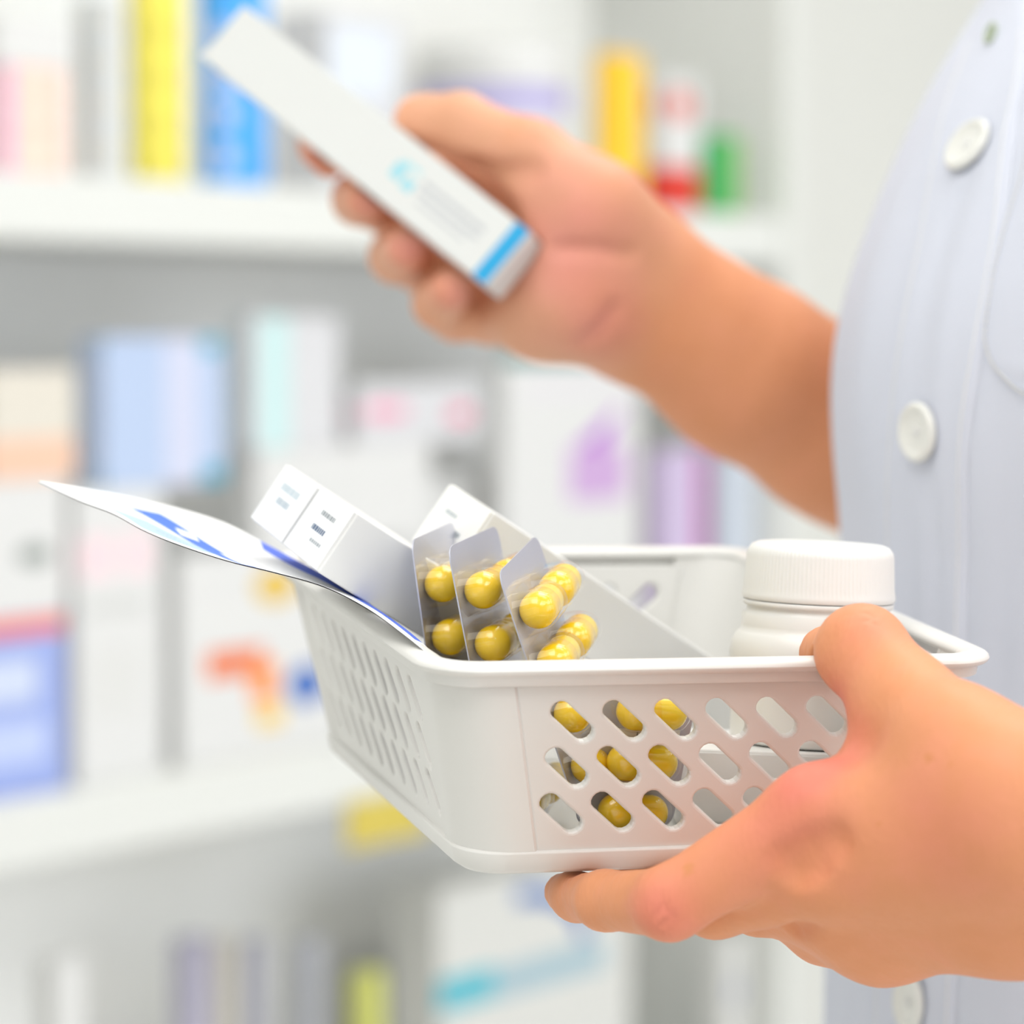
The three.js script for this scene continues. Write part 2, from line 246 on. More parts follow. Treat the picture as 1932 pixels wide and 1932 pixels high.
// the shelf below
{
  const sheet = (y) => y;
  carton('white_carton', 'bright white carton low down under the thick shelf edge', 60, 152, SH.floor, 1815, P.white, null, { share: 0.4 });
  for (const [a, b, l, c] of [[320, 392, 'lavender carton standing beside a beige one', [0.48, 0.46, 0.58]], [400, 440, 'beige carton between two lavender ones', P.cream], [448, 500, 'greyish lavender carton next to the beige one', [0.46, 0.46, 0.54]], [545, 610, 'slate grey carton by the green pack', [0.50, 0.51, 0.56]]]) carton('upright_carton', l, a, b, SH.floor, 1775, c, null, { share: 0.5, q: -0.08 });
  carton('green_pack', 'yellow-green pack low on the bottom shelf', 655, 722, SH.floor, 1838, [0.60, 0.62, 0.16], null, { share: 0.5 });
  carton('logo_carton', 'large pale carton with a blue arc and teal foot stripe', 735, 1190, SH.floor, 1640, [0.66, 0.66, 0.63], (x, W, H) => { x.strokeStyle = '#1c5cab'; x.lineWidth = 15; x.beginPath(); x.ellipse(92, 76, 98, 54, 0, -1.5, 0.08); x.stroke(); rect(x, '#3fb2c4', 0, 84, 70, 30); rect(x, '#9cb8c4', 70, 88, 150, 28); }, { share: 0.2, q: -0.04 });
  carton('pale_carton', 'pale carton with a dusky blue spot near the coat hem', 1330, 1412, SH.floor, 1770, [0.68, 0.68, 0.66], (x, W, H) => blob(x, '#8f95b4', W * 0.5, H * 0.4, 40, 26), { share: 0.5 });
  const t0 = tFor(650, 0.002), t1 = tFor(800, 0.002), p = room((t0 + t1) / 2, 0, 0.002), y1 = yFor(1500, p), y0 = yFor(1588, p);
  const o = thing('shelf_tag', 'yellow price tag hanging from the shelf edge', 'tag', room((t0 + t1) / 2, y0, 0.003), roomQ);
  part('tag_card', rbox(t1 - t0, y1 - y0, 0.003, 0.001, 0, (y1 - y0) / 2, 0), std(0.60, 0.48, 0.08, 0.5), o);
}

// ---------------------------------------------------------------- the basket (own axes: x along its front, y up, z to its front; origin at the middle of the rim)
const BW = 0.1289, BL = 0.1566, BH = 0.0484, OV = 0.0032, TAP = 0.0113, TH = 0.0022;
const BQ = camQ.clone().multiply(new THREE.Quaternion().setFromAxisAngle(V(0.1427, 0.2975, -0.0188).normalize(), Math.hypot(0.1427, 0.2975, 0.0188)));
const BO = V(0.022, -0.0197, -0.7348).applyQuaternion(camQ).add(camera.position);
const bask = (x, y, z) => V(x, y, z).applyQuaternion(BQ).add(BO);
const inset = (y) => OV + TAP * (-y) / BH;
function rrect(hw, hd, r, n = 8) { // outline of a rounded rectangle, corner by corner
  const p = [];
  for (const [cx, cz, a0] of [[hw - r, hd - r, 0], [-(hw - r), hd - r, 1], [-(hw - r), -(hd - r), 2], [hw - r, -(hd - r), 3]]) for (let k = 0; k <= n; k++) { const a = (a0 + k / n) * Math.PI / 2; p.push([cx + r * Math.cos(a), cz + r * Math.sin(a)]); }
  return p;
}
function sweepRing(profile, r0, n = 10) { // profile: [inset from the outer edge, y, smooth]; closed ring round the basket
  const rows = profile.map(([i, y]) => rrect(BW / 2 - i, BL / 2 - i, Math.max(0.0012, r0 - i), n));
  const N = rows[0].length;
  return grid(N, profile.length - 1, (u, v) => { const j = Math.round(v * (profile.length - 1)), k = Math.round(u * N) % N; return V(rows[j][k][0], profile[j][1], rows[j][k][1]); });
}
const plastic = std(0.82, 0.812, 0.785, 0.32);
{
  const o = thing('storage_basket', 'small white plastic basket with slanted slots, held by the person', 'basket', BO, BQ);
  const prof = []; // rim: rounded bead, outer half then inner
  const cx = 0.0026, rx = 0.0026, ry = 0.00155;
  for (let k = 0; k <= 16; k++) { const a = -Math.PI / 2 - 0.2 + (Math.PI * 1.35) * (1 - k / 16) * 1.0; prof.push([cx - rx * Math.cos(a), -ry + ry * Math.sin(a)]); }
  const bead = []; for (let k = 0; k <= 20; k++) { const a = k / 20 * Math.PI * 2; bead.push([0.0034 - 0.0034 * Math.cos(a), -0.0016 + 0.0016 * Math.sin(a)]); }
  part('rim', sweepRing(bead, 0.0125, 10), plastic, o);
  part('rim_skirt', merge([sweepRing([[0.0022, -0.002], [0.0026, -0.0052], [0.0040, -0.0056], [0.0044, -0.002]], 0.0125, 10)]), plastic, o);
  // corner posts with bands above and below the slotted panels: a frame per wall
  const rc = 0.0115, alpha = Math.atan(TAP / BH), post = 0.0050;
  const slotShape = (cx, cy, hx, hy, r) => { const p = new THREE.Path(), a = Math.atan2(hy, hx), n = 7; for (let e = 0; e < 2; e++) for (let k = 0; k <= n; k++) { const t = a + (e ? Math.PI / 2 : -Math.PI / 2) + k / n * Math.PI, x = cx + (e ? -hx : hx) + r * Math.cos(t), y = cy + (e ? -hy : hy) + r * Math.sin(t); e + k ? p.lineTo(x, y) : p.moveTo(x, y); } p.closePath(); return p; };
  const wall = (half, other, turn, cols, first, pitch, rows, seg) => { // slotted panel in the plane of one wall
    const c = Math.cos(alpha), yTop = -0.0045, yBot = -0.0436, hw = (y) => half - inset(y) - rc - 0.0042;
    const s = new THREE.Shape([[-hw(yTop), yTop / c], [-hw(yBot), yBot / c], [hw(yBot), yBot / c], [hw(yTop), yTop / c]].map((a) => new THREE.Vector2(...a)));
    for (const ry of rows) for (let k = 0; k < cols; k++) { const x = first + k * pitch; if (Math.abs(x) + 0.0048 < hw(ry)) s.holes.push(slotShape(x, ry / c, seg[0], seg[1], seg[2])); }
    const g = new THREE.ExtrudeGeometry(s, { depth: TH - 0.0016, bevelEnabled: true, bevelThickness: 0.0008, bevelSize: 0.0007, bevelOffset: -0.0007, bevelSegments: 3, curveSegments: 4 });
    g.translate(0, 0, -TH + 0.0008); g.rotateX(alpha);
    g.translate(0, 0, other - OV - 0.0006); g.rotateY(turn); return g;
  };
  const rowsY = [-0.0138, -0.0241, -0.0344];
  part('slotted_wall', wall(BW / 2, BL / 2, 0, 7, -0.031, 0.0114, rowsY, [0.0028, -0.0025, 0.0021]), plastic, o);
  part('slotted_wall', wall(BW / 2, BL / 2, Math.PI, 7, -0.033, 0.0114, rowsY, [0.0028, -0.0025, 0.0021]), plastic, o);
  part('slotted_wall', wall(BL / 2, BW / 2, -Math.PI / 2, 12, -0.0545, 0.0098, rowsY, [0.0019, -0.0030, 0.0017]), plastic, o);
  part('slotted_wall', wall(BL / 2, BW / 2, Math.PI / 2, 12, -0.0535, 0.0098, rowsY, [0.0019, -0.0030, 0.0017]), plastic, o);
  // four corner posts
  for (const [sx, sz] of [[-1, 1], [1, 1], [1, -1], [-1, -1]]) {
    const sheet = (off) => (u, v) => { // u along the corner, v down
      const y = -0.002 + v * (-0.0436 + 0.002), i = inset(y) + off, hx = BW / 2 - i - rc, hz = BL / 2 - i - rc, r = rc - 0 , a = (u - 0.22) / 0.56;
      let x, z; if (a < 0) { x = hx + r; z = hz + a * post * 1.9; } else if (a > 1) { x = hx - (a - 1) * post * 1.9; z = hz + r; } else { x = hx + r * Math.cos(a * Math.PI / 2); z = hz + r * Math.sin(a * Math.PI / 2); }
      return V(sx * x, y, sz * z);
    };
    const f = sx * sz < 0;
    const rim2 = (uu) => grid(1, 16, (u, v) => sheet(u * (TH + 0.0006))(uu, v));
    part('corner_post', merge([grid(28, 16, sheet(0), f), grid(28, 16, sheet(TH), !f), rim2(0), rim2(1)]), plastic, o);
  }
  // band and base
  const bi = TAP + OV;
  part('base_band', merge([sweepRing([[inset(-0.0425) + 0.0016, -0.0425], [inset(-0.0430) - 0.0001, -0.0428], [inset(-0.0434) - 0.0005, -0.0434], [inset(-0.0470) - 0.0004, -0.0468], [bi + 0.0012, -BH + 0.0004], [bi + 0.003, -BH], [bi + 0.012, -BH]], 0.0125 + 0.011, 10),
    sweepRing([[inset(-0.0425) + 0.0016, -0.0425], [bi + 0.0022, -BH + 0.004], [bi + 0.004, -BH + 0.002], [bi + 0.012, -BH + 0.0018]], 0.0125 + 0.011, 10)]), plastic, o);
  part('base_plate', box(BW - 2 * bi - 0.016, 0.0018, BL - 2 * bi - 0.016, 0, -BH + 0.0009, 0), plastic, o);
}

// ---------------------------------------------------------------- cartons in the basket
const card = std(0.84, 0.84, 0.825, 0.5);
const dd = V(0.829, -0.559, 0), ph = 57 * Math.PI / 180;
const e1 = cdir(0.559, 0.829, 0), e3 = cdir(dd.x * Math.sin(ph), dd.y * Math.sin(ph), -Math.cos(ph)), e2 = e3.clone().cross(e1).multiplyScalar(-1);
function smallCarton(label, K, h, w, len, text) { // K: near lower corner of the open end; h along e1, w along e2 (away), len along e3
  const z = e2.clone().multiplyScalar(-1), q = basisQ(e3, e1, z);
  const o = thing('slim_carton', label, 'carton', K.clone().addScaledVector(e3, len / 2).addScaledVector(e2, w / 2), q);
  part('carton_body', rbox(len, h, w, 0.0005, 0, h / 2, 0), card, o);
  const t = canvas(256, 192, (x, W, H) => { x.fillStyle = '#fafaf8'; x.fillRect(0, 0, W, H); text(x, W, H); });
  const flap = box(0.0006, h * 0.96, w * 0.955, -len / 2 - 0.0003, h / 2, 0);
  part('end_flap', flap, [card, new THREE.MeshPhysicalMaterial({ map: t, roughness: 0.5 }), card, card, card, card], o);
  return o;
}
const dash = (x, c, y, a, b, hgt) => { x.fillStyle = c; let p = a; while (p < b) { const w = 5 + rnd() * 9; x.fillRect(p, y, Math.min(w, b - p), hgt); p += w + 3; } };
const KB = pix(600, 1080, 0.690);
smallCarton('slim white carton with a dark stamped line, leaning against the blue leaflet', KB, 0.0155, 0.0188, 0.088, (x) => { dash(x, '#9aa0a4', 46, 90, 190, 14); dash(x, '#566a86', 92, 86, 176, 16); dash(x, '#a8aeb0', 130, 120, 200, 10); });
smallCarton('slim white carton with pale blue print, stacked behind the stamped one', KB.clone().addScaledVector(e2, 0.0192), 0.0150, 0.0188, 0.080, (x) => { dash(x, '#c6d4da', 46, 60, 190, 22); dash(x, '#b4c2ca', 90, 80, 170, 20); });
smallCarton('slim white carton rising behind the yellow capsule blisters', pix(857, 1081, 0.722), 0.0165, 0.0225, 0.092, (x) => { dash(x, '#b0bac0', 60, 60, 130, 14); dash(x, '#8a98a0', 100, 120, 190, 14); });

// ---------------------------------------------------------------- blister packs
const foilBump = bumpTexture(128, (u, v) => 0.5 * Math.sign(Math.sin(u * Math.PI * 2 * 16)) * Math.sign(Math.sin(v * Math.PI * 2 * 16)));
foilBump.repeat.set(6, 10);
const foil = new THREE.MeshPhysicalMaterial({ color: new THREE.Color().setRGB(0.58, 0.59, 0.68), metalness: 0.5, roughness: 0.34, bumpMap: foilBump, bumpScale: 0.00006 });
const film = new THREE.MeshPhysicalMaterial({ color: new THREE.Color().setRGB(1, 1, 1), roughness: 0.05, transmission: 1, thickness: 0, ior: 1.5, side: THREE.DoubleSide, specularIntensity: 0.7 });
const capMat = std(0.98, 0.64, 0.012, 0.22, { clearcoat: 0.6, clearcoatRoughness: 0.1 }), bodyMat = std(1.0, 0.72, 0.02, 0.25, { clearcoat: 0.6, clearcoatRoughness: 0.1 });
function dome(len, R, hgt) { // a clear bubble over a lying capsule; its rim on z = 0
  const nR = 8, nA = 36;
  return grid(nA, nR, (u, v) => { const a = u * 2 * Math.PI, s = Math.cos(a) >= 0 ? 1 : -1, r = 1 - v, x = s * len / 2 + r * R * Math.cos(a), y = r * R * Math.sin(a); return V(x, y, hgt * Math.pow(Math.max(0, 1 - Math.pow(r, 2.6)), 0.5)); });
}
function halfCapsule(len, R, sign, from) { // along x
  const pts = []; for (let k = 0; k <= 8; k++) { const a = k / 8 * Math.PI / 2; pts.push(new THREE.Vector2(Math.max(1e-5, R * Math.sin(a)), len / 2 + R * Math.cos(a))); } pts.push(new THREE.Vector2(R, from)); pts.push(new THREE.Vector2(R * 0.9, from));
  const g = new THREE.LatheGeometry(pts, 28); g.rotateZ(-sign * Math.PI / 2); return g;
}
const capsuleCap = halfCapsule(0.0078, 0.00405, -1, -0.0006), capsuleBody = halfCapsule(0.0078, 0.00386, 1, -0.002);
const bubble = dome(0.0080, 0.0053, 0.0086);
function blister(label, p0, p1, p2, w, len, rows, first = 0.0108, cols = 2) {
  const l = p2.clone().sub(p0).normalize(), wv = p1.clone().sub(p0); wv.addScaledVector(l, -wv.dot(l)).normalize();
  const n = wv.clone().cross(l.clone().negate()).normalize();       // out of the bubble side
  const q = basisQ(wv, l.clone().negate(), n);
  const o = thing('blister_pack', label, 'blister pack', p0, q);
  const s = new THREE.Shape(), r = 0.004; s.moveTo(r, 0); s.lineTo(w - r, 0); s.quadraticCurveTo(w, 0, w, -r); s.lineTo(w, -len + r); s.quadraticCurveTo(w, -len, w - r, -len); s.lineTo(r, -len); s.quadraticCurveTo(0, -len, 0, -len + r); s.lineTo(0, -r); s.quadraticCurveTo(0, 0, r, 0);
  const fg = new THREE.ExtrudeGeometry(s, { depth: 0.0003, bevelEnabled: false }); { const a = fg.attributes.position, u = fg.attributes.uv; for (let i = 0; i < a.count; i++) u.setXY(i, a.getX(i) / w, a.getY(i) / len); }
  part('foil_backing', fg, foil, o);
  const sheet = s.clone(), cells = [];
  const cx = cols === 2 ? [w * 0.25, w * 0.75] : [w * 0.5];
  for (let k = 0; k < rows; k++) for (let c = 0; c < cols; c++) cells.push([cx[c], -first - k * 0.0118 + (c ? 0.0 : 0)]);
  for (const [x, y] of cells) { const h = new THREE.Path(), n2 = 24; for (let k = 0; k < n2; k++) { const a = -k / n2 * 2 * Math.PI, sg = Math.cos(a) >= 0 ? 1 : -1, X = x + sg * 0.0040 + 0.0052 * Math.cos(a), Y = y + 0.0052 * Math.sin(a); k ? h.lineTo(X, Y) : h.moveTo(X, Y); } h.closePath(); sheet.holes.push(h); }
  const clear = new THREE.ShapeGeometry(sheet); clear.translate(0, 0, 0.0004);
  part('clear_film', clear, film, o);
  for (const [x, y] of cells) {
    part('bubble', bubble.clone().translate(x, y, 0.0004), film, o);
    const c = part('capsule', capsuleBody.clone().translate(x, y, 0.0044), bodyMat, o);
    part('capsule_cap', capsuleCap.clone().translate(x, y, 0.0044), capMat, c);
  }
  return o;
}
blister('foil blister pack of yellow capsules resting on the slim white carton', pix(774, 1020, 0.692), pix(866, 978, 0.734), pix(797, 1188, 0.6936), 0.038, 0.066, 5);
blister('foil blister pack of yellow capsules standing between two other packs', pix(843, 1033, 0.678), pix(950, 988, 0.720), pix(884, 1248, 0.6798), 0.038, 0.066, 5);
blister('foil blister pack of yellow capsules tilted most, beside the open basket space', pix(938, 1082, 0.668), pix(1008, 1018, 0.702), pix(992, 1245, 0.6706), 0.038, 0.058, 4);

{ // one more pack lies inside the front wall, behind the slots; a paper strip is stuck on it
  const zf = (y) => BL / 2 - inset(y) - TH - 0.0108, o = blister('foil blister pack with a printed strip, behind the slots of the front wall', bask(-0.0215, -0.0055, zf(-0.0055)), bask(0.011, -0.0085, zf(-0.0085)), bask(-0.0235, -0.040, zf(-0.040)), 0.0225, 0.036, 3, 0.0068, 1);
  const t = canvas(256, 96, (x, W, H) => { x.fillStyle = '#f4f4f2'; x.fillRect(0, 0, W, H); x.fillStyle = '#b9bcc8'; x.fillRect(0, 0, W, 34); x.save(); x.translate(W / 2, 62); x.rotate(Math.PI); x.fillStyle = '#22262c'; x.font = '34px sans-serif'; x.textAlign = 'center'; x.fillText('I 100 I', 0, 12); x.restore(); x.fillStyle = '#5a5f9a'; x.fillRect(110, 12, 60, 8); });
  const g = new THREE.PlaneGeometry(0.0145, 0.0046); g.translate(0.0128, -0.0132, 0.0006); part('paper_strip', g, new THREE.MeshPhysicalMaterial({ map: t, roughness: 0.6 }), o);
}

// ---------------------------------------------------------------- pill bottle
{
  const base = bask(0.0362, -0.0262, 0.0400), top = pix(1549, 1026, dep(base) - 0.002), up = top.clone().sub(base), h = up.length(); up.normalize();
  const x = V(1, 0, 0).addScaledVector(up, -up.x).normalize(), q = basisQ(x, up, x.clone().cross(up));
  const q0 = x.clone(); const o = thing('pill_bottle', 'white plastic pill bottle with ridged screw cap, standing in the basket', 'bottle', base, q);
  const L2 = (a) => new THREE.LatheGeometry(a.map((p) => new THREE.Vector2(...p)), 64);
  const hb = h - 0.0125; // under the cap
  const pet = std(0.87, 0.865, 0.84, 0.3);
  const neckR = 0.0168;
  part('bottle_body', L2([[0, 0], [0.0176, 0], [0.0184, 0.0006], [0.0186, 0.0018], [0.0190, hb - 0.0150], [0.0194, hb - 0.0122], [0.0190, hb - 0.0096], [0.0182, hb - 0.0080], [0.0177, hb - 0.0074], [0.0171, hb - 0.0068], [0.0169, hb - 0.0058], [0.0169, hb - 0.0032], [0.0160, hb - 0.0028], [0.0158, hb - 0.0012], [0.0158, hb + 0.004]]), pet, o);
  part('seal_band', L2([[0.0158, hb - 0.0016], [0.0167, hb - 0.0014], [0.0168, hb - 0.0003], [0.0160, hb - 0.0001]]), pet, o);
  const n = 110, rows = [[0, 0.0168], [0.0006, 0.0171], [0.0014, 0.0170], [0.0028, 0.01672], [0.0098, 0.01636], [0.0110, 0.0161], [0.0121, 0.0153], [0.0126, 0.0140], [0.0123, 0.0125], [0.0122, 0.00001]];
  const cap = grid(n * 4, rows.length - 1, (u, v) => { const j = Math.round(v * (rows.length - 1)), [y, r] = rows[j], a = u * 2 * Math.PI, rib = j >= 3 && j <= 5 ? 0.00007 * Math.cos(u * n * 2 * Math.PI) : 0; return V((r + rib) * Math.cos(a), hb + y, -(r + rib) * Math.sin(a)); });
  { // a flat carton under the bottle carries it
    const ch = 0.0165, c = thing('flat_carton', 'flat white carton low in the basket, under the pill bottle', 'carton', base.clone().addScaledVector(up, -ch - 0.0003).addScaledVector(q0, -0.011), q);
    part('carton_body', rbox(0.040, ch, 0.040, 0.0005, 0, ch / 2, 0), card, c);
    part('end_flap', box(0.038, ch * 0.9, 0.0005, 0, ch / 2, 0.0202), card, c);
  }
  part('screw_cap', cap, std(0.88, 0.88, 0.86, 0.36), o);
}

// ---------------------------------------------------------------- leaflet hanging over the basket's side
{
  // lower (near) and upper (far) edges, as pixels and distances
  const near = [[72, 908, 0.722], [150, 945, 0.708], [215, 970, 0.698], [270, 1000, 0.690], [330, 1025, 0.684], [430, 1058, 0.680], [520, 1080, 0.678], [610, 1106, 0.676], [690, 1146, 0.672], [760, 1196, 0.664], [815, 1240, 0.656]];
  const far = [[76, 907, 0.724], [170, 922, 0.735], [250, 938, 0.745], [340, 960, 0.748], [420, 985, 0.748], [490, 1020, 0.742], [550, 1052, 0.732], [610, 1084, 0.720], [690, 1134, 0.700], [770, 1190, 0.680], [822, 1236, 0.664]];
  const cv = (a) => new THREE.CatmullRomCurve3(a.map((p) => pix(...p)));
  const n = cv(near), f = cv(far);
  const surf = (lift) => (u, v) => { const a = n.getPoint(u), b = f.getPoint(u), p = a.lerp(b, v); p.y += lift - 0.0022 * Math.sin(Math.PI * v) * Math.sin(Math.PI * Math.min(1, u * 1.2)); return p; };
  const o = thing('leaflet', 'thin white leaflet with blue print draped over the basket side', 'leaflet', pix(620, 1100, 0.69));
  const mv = (g) => g.translate(-o.position.x, -o.position.y, -o.position.z);
  const tex = canvas(1024, 256, (x, W, H) => {
    x.fillStyle = '#fbfcfd'; x.fillRect(0, 0, W, H);
    const X = (u) => u * W, Y = (v) => (1 - v) * H;                       // canvas top is the far edge
    const poly = (c, pts) => { x.fillStyle = c; x.beginPath(); pts.forEach(([u, v], i) => i ? x.lineTo(X(u), Y(v)) : x.moveTo(X(u), Y(v))); x.closePath(); x.fill(); };
    poly('#b4cdf6', [[0.14, 0.45], [0.26, 0.52], [0.46, 0.30], [0.44, 0.16], [0.28, 0.12]]);
    poly('#3f74ee', [[0.20, 0.72], [0.27, 0.80], [0.62, 0.16], [0.60, 0.02]]);
    poly('#fbfcfd', [[0.32, 0.62], [0.37, 0.62], [0.40, 0.50], [0.35, 0.50]]);
    poly('#fbfcfd', [[0.45, 0.42], [0.48, 0.44], [0.54, 0.28], [0.51, 0.26]]);
    poly('#4f72e6', [[0.50, 1.0], [0.52, 0.88], [0.93, 0.55], [0.95, 1.0]]);
    dash(x, '#8aa6ea', Y(0.34), X(0.30), X(0.36), 5); dash(x, '#8aa6ea', Y(0.26), X(0.34), X(0.40), 5);
  });
  const paper = new THREE.MeshPhysicalMaterial({ map: tex, roughness: 0.55, side: THREE.DoubleSide });
  const plain = std(0.88, 0.88, 0.87, 0.6, { side: THREE.DoubleSide });
  part('printed_side', mv(grid(80, 16, surf(0))), paper, o);
  part('blank_side', mv(grid(80, 16, surf(-0.00022), true)), plain, o);
}

// ---------------------------------------------------------------- box held up in the far hand
const HB = { far: pix(420, 57, 0.948), near: pix(957, 487, 0.900), w: 0.0198, t: 0.0130 };
const hbA = HB.near.clone().sub(HB.far), hbL = hbA.length(); hbA.normalize();
let hbU = cdir(0.645, 0.765, 0); hbU.addScaledVector(hbA, -hbU.dot(hbA)).normalize();
const hbN = hbA.clone().cross(hbU).normalize();                       // towards the viewer
{
  const q = basisQ(hbA, hbU, hbN);
  const o = thing('medicine_box', 'long slim white medicine box with a blue end stripe, held up in the raised hand', 'box', HB.far.clone().lerp(HB.near, 0.5).addScaledVector(hbN, -HB.t / 2), q);
  const tex = canvas(1024, 172, (x, W, H) => {
    x.fillStyle = '#e6e8e7'; x.fillRect(0, 0, W, H); x.fillStyle = '#10a9e4'; x.fillRect(W - 44, 0, 44, H);
    x.fillStyle = '#9fdcea'; x.fillRect(628, 62, 34, 46); x.fillRect(672, 84, 34, 30); x.fillStyle = '#b8e4ec'; x.fillRect(640, 50, 60, 12);
    dash(x, '#bfc2c8', 62, 720, 930, 14); dash(x, '#c2c5cb', 88, 720, 930, 14); dash(x, '#c6c9ce', 114, 740, 900, 10);
  });
  const face = new THREE.MeshPhysicalMaterial({ map: tex, roughness: 0.45 });
  const g = new THREE.BoxGeometry(hbL, HB.w, HB.t);
  const m = shadows(new THREE.Mesh(g, [card, card, card, card, face, card])); m.name = 'carton_body'; o.add(m);
  part('end_flap', rbox(0.0008, HB.w * 0.96, HB.t * 0.94, 0.0003, hbL / 2 + 0.0003, 0, 0), card, o);
}

// ---------------------------------------------------------------- the person
const skinBump = bumpTexture(256, (u, v) => 0.5 * noise(u * 64, v * 64, 1.3) + 0.5 * noise(u * 128, v * 40, 7.7));
const skin = new THREE.MeshPhysicalMaterial({ vertexColors: true, color: 0xffffff, roughness: 0.5, bumpMap: skinBump, bumpScale: 0.0002, specularIntensity: 0.6 });
const J = (px, py, d, r) => [pix(px, py, d), r];
const redness = []; // [point, radius, amount]: rosy places of the skin
const palms = [[1040, 430, 0.93, 0.046], [1000, 560, 0.93, 0.042], [820, 440, 0.95, 0.045], [860, 240, 0.93, 0.03]].map(([a, b, d, q]) => [pix(a, b, d), q]); // the paler skin of palm and finger pads
const skinColour = (x, y, z) => {
  const n = noise(x * 90, y * 90, z * 90) * 0.5 + noise(x * 260 + 5, y * 260, z * 260) * 0.3 + noise(x * 700, y * 700 + 3, z * 700) * 0.2;
  let red = 0; for (const [p, r, a] of redness) { const d = Math.hypot(x - p.x, y - p.y, z - p.z) / r; if (d < 2.5) red += a * Math.exp(-d * d * 1.4); }
  for (const [p, r] of moles) if (Math.hypot(x - p.x, y - p.y, z - p.z) < r * 1.1) return [0.76, 0.30, 0.13];
  red = Math.max(0, Math.min(1, red + n * 0.35));
  let pale = 0; for (const [p, r] of palms) { const d = Math.hypot(x - p.x, y - p.y, z - p.z) / r; if (d < 1) pale = Math.max(pale, Math.min(1, (1 - d) * 2.5)); }
  return [0.82 + 0.05 * n, 0.345 - 0.10 * red + 0.04 * n + 0.075 * pale, 0.172 - 0.0 * red + 0.03 * n + 0.085 * pale];
};
// torso in the coat: it faces FN, its left side is towards FS
const yaw = 57 * Math.PI / 180, FN = V(-Math.sin(yaw), 0, Math.cos(yaw)), FS = V(Math.cos(yaw), 0, Math.sin(yaw));
const sil = smoothT([[-700, 2300], [-300, 2070], [0, 1885], [100, 1815], [200, 1757], [300, 1707], [400, 1664], [500, 1626], [600, 1596], [700, 1582], [800, 1580], [900, 1588], [1000, 1600], [1200, 1600], [1500, 1580], [1850, 1558], [2400, 1545], [3200, 1530]], 60);
const aOf = (y) => lerpT([[0.7, 0.165], [1.0, 0.150], [1.2, 0.152], [1.36, 0.158], [1.46, 0.172], [1.53, 0.170], [1.58, 0.12], [1.62, 0.062]], y), bOf = (y) => lerpT([[0.7, 0.115], [1.0, 0.112], [1.25, 0.118], [1.40, 0.112], [1.53, 0.090], [1.62, 0.055]], y);
const SD = 0.862;
const coatCentre = (y) => {
  const py = 631 + (1.3 - y) * F / SD, X = (sil(py) - C) / F * SD, a = aOf(y), b = bOf(y), h = Math.sqrt((a * Math.cos(yaw)) ** 2 + (b * Math.sin(yaw)) ** 2), k = (0.205 - (X + h)) / Math.sin(yaw);
  return V(0.205, y, -0.822).addScaledVector(FN, k);
};
const shoulderL = coatCentre(1.5).addScaledVector(FS, 0.135), shoulderR = coatCentre(1.5).addScaledVector(FS, -0.135);
// left arm, holding the basket: back of the hand to the viewer
const fingersL = {
  thumb: new Chain(0.0022, [J(1712, 1330, 0.639, 0.0097), J(1626, 1229, 0.653, 0.0094), J(1602, 1238, 0.670, 0.0072), J(1560, 1233, 0.682, 0.0060)]),
  index: new Chain(0.003, [J(1540, 1538, 0.636, 0.0092), J(1264, 1704, 0.641, 0.0072), J(1142, 1699, 0.662, 0.0059), J(1088, 1691, 0.679, 0.0050), J(1064, 1684, 0.685, 0.0043)]),
  middle: new Chain(0.003, [J(1575, 1640, 0.636, 0.0098), J(1350, 1702, 0.656, 0.0071), J(1235, 1680, 0.685, 0.0060), J(1180, 1650, 0.700, 0.0050)]),
  ring: new Chain(0.003, [J(1590, 1705, 0.650, 0.0096), J(1432, 1699, 0.668, 0.0070), J(1320, 1655, 0.700, 0.0058), J(1260, 1620, 0.715, 0.0048)]),
  little: new Chain(0.003, [J(1560, 1735, 0.668, 0.0085), J(1490, 1700, 0.688, 0.0066), J(1400, 1645, 0.710, 0.0053), J(1350, 1605, 0.725, 0.0044)]),
};
const palmL = new Chain(0.008,
  [J(2350, 1590, 0.628, 0.0210), J(2010, 1522, 0.614, 0.0142), J(1900, 1496, 0.614, 0.0136), J(1808, 1418, 0.624, 0.0116), J(1712, 1330, 0.639, 0.0097)],
  [J(1900, 1540, 0.614, 0.0122), J(1540, 1538, 0.636, 0.0094)],
  [J(1930, 1600, 0.615, 0.0122), J(1575, 1640, 0.636, 0.0098)],
  [J(1930, 1660, 0.624, 0.0122), J(1590, 1705, 0.650, 0.0098)],
  [J(2350, 1600, 0.634, 0.0210), J(1980, 1690, 0.630, 0.0138), J(1900, 1706, 0.634, 0.0126), J(1665, 1748, 0.655, 0.0106), J(1560, 1737, 0.668, 0.0085)],
  [J(1668, 1385, 0.641, 0.0056), J(1630, 1480, 0.640, 0.0066)],
  [J(2350, 1595, 0.631, 0.0215), J(3000, 1550, 0.655, 0.033), J(3750, 1500, 0.690, 0.040)],
  [J(3750, 1500, 0.690, 0.040), [shoulderL, 0.046]]);
const lipCut = new Chain(0.001, [[bask(0.0, -0.0022, BL / 2 - 0.0034), 0.0038], [bask(0.062, -0.0022, BL / 2 - 0.0034), 0.0038]]);
const leftPlain = bodyField([[palmL, 0.01], [fingersL.index, 0.005], [fingersL.middle, 0.0035], [fingersL.ring, 0.005], [fingersL.little, 0.005], [fingersL.thumb, 0.0045]], [[lipCut, 0.0012]]);
function hit(f, px, py) { // distance at which a pixel's ray meets a body
  let d = 0.55; for (let i = 0; i < 120; i++) { const p = pix(px, py, d), v = f(p.x, p.y, p.z); if (v < 0.0001) break; d += v * 0.8; } return d;
}
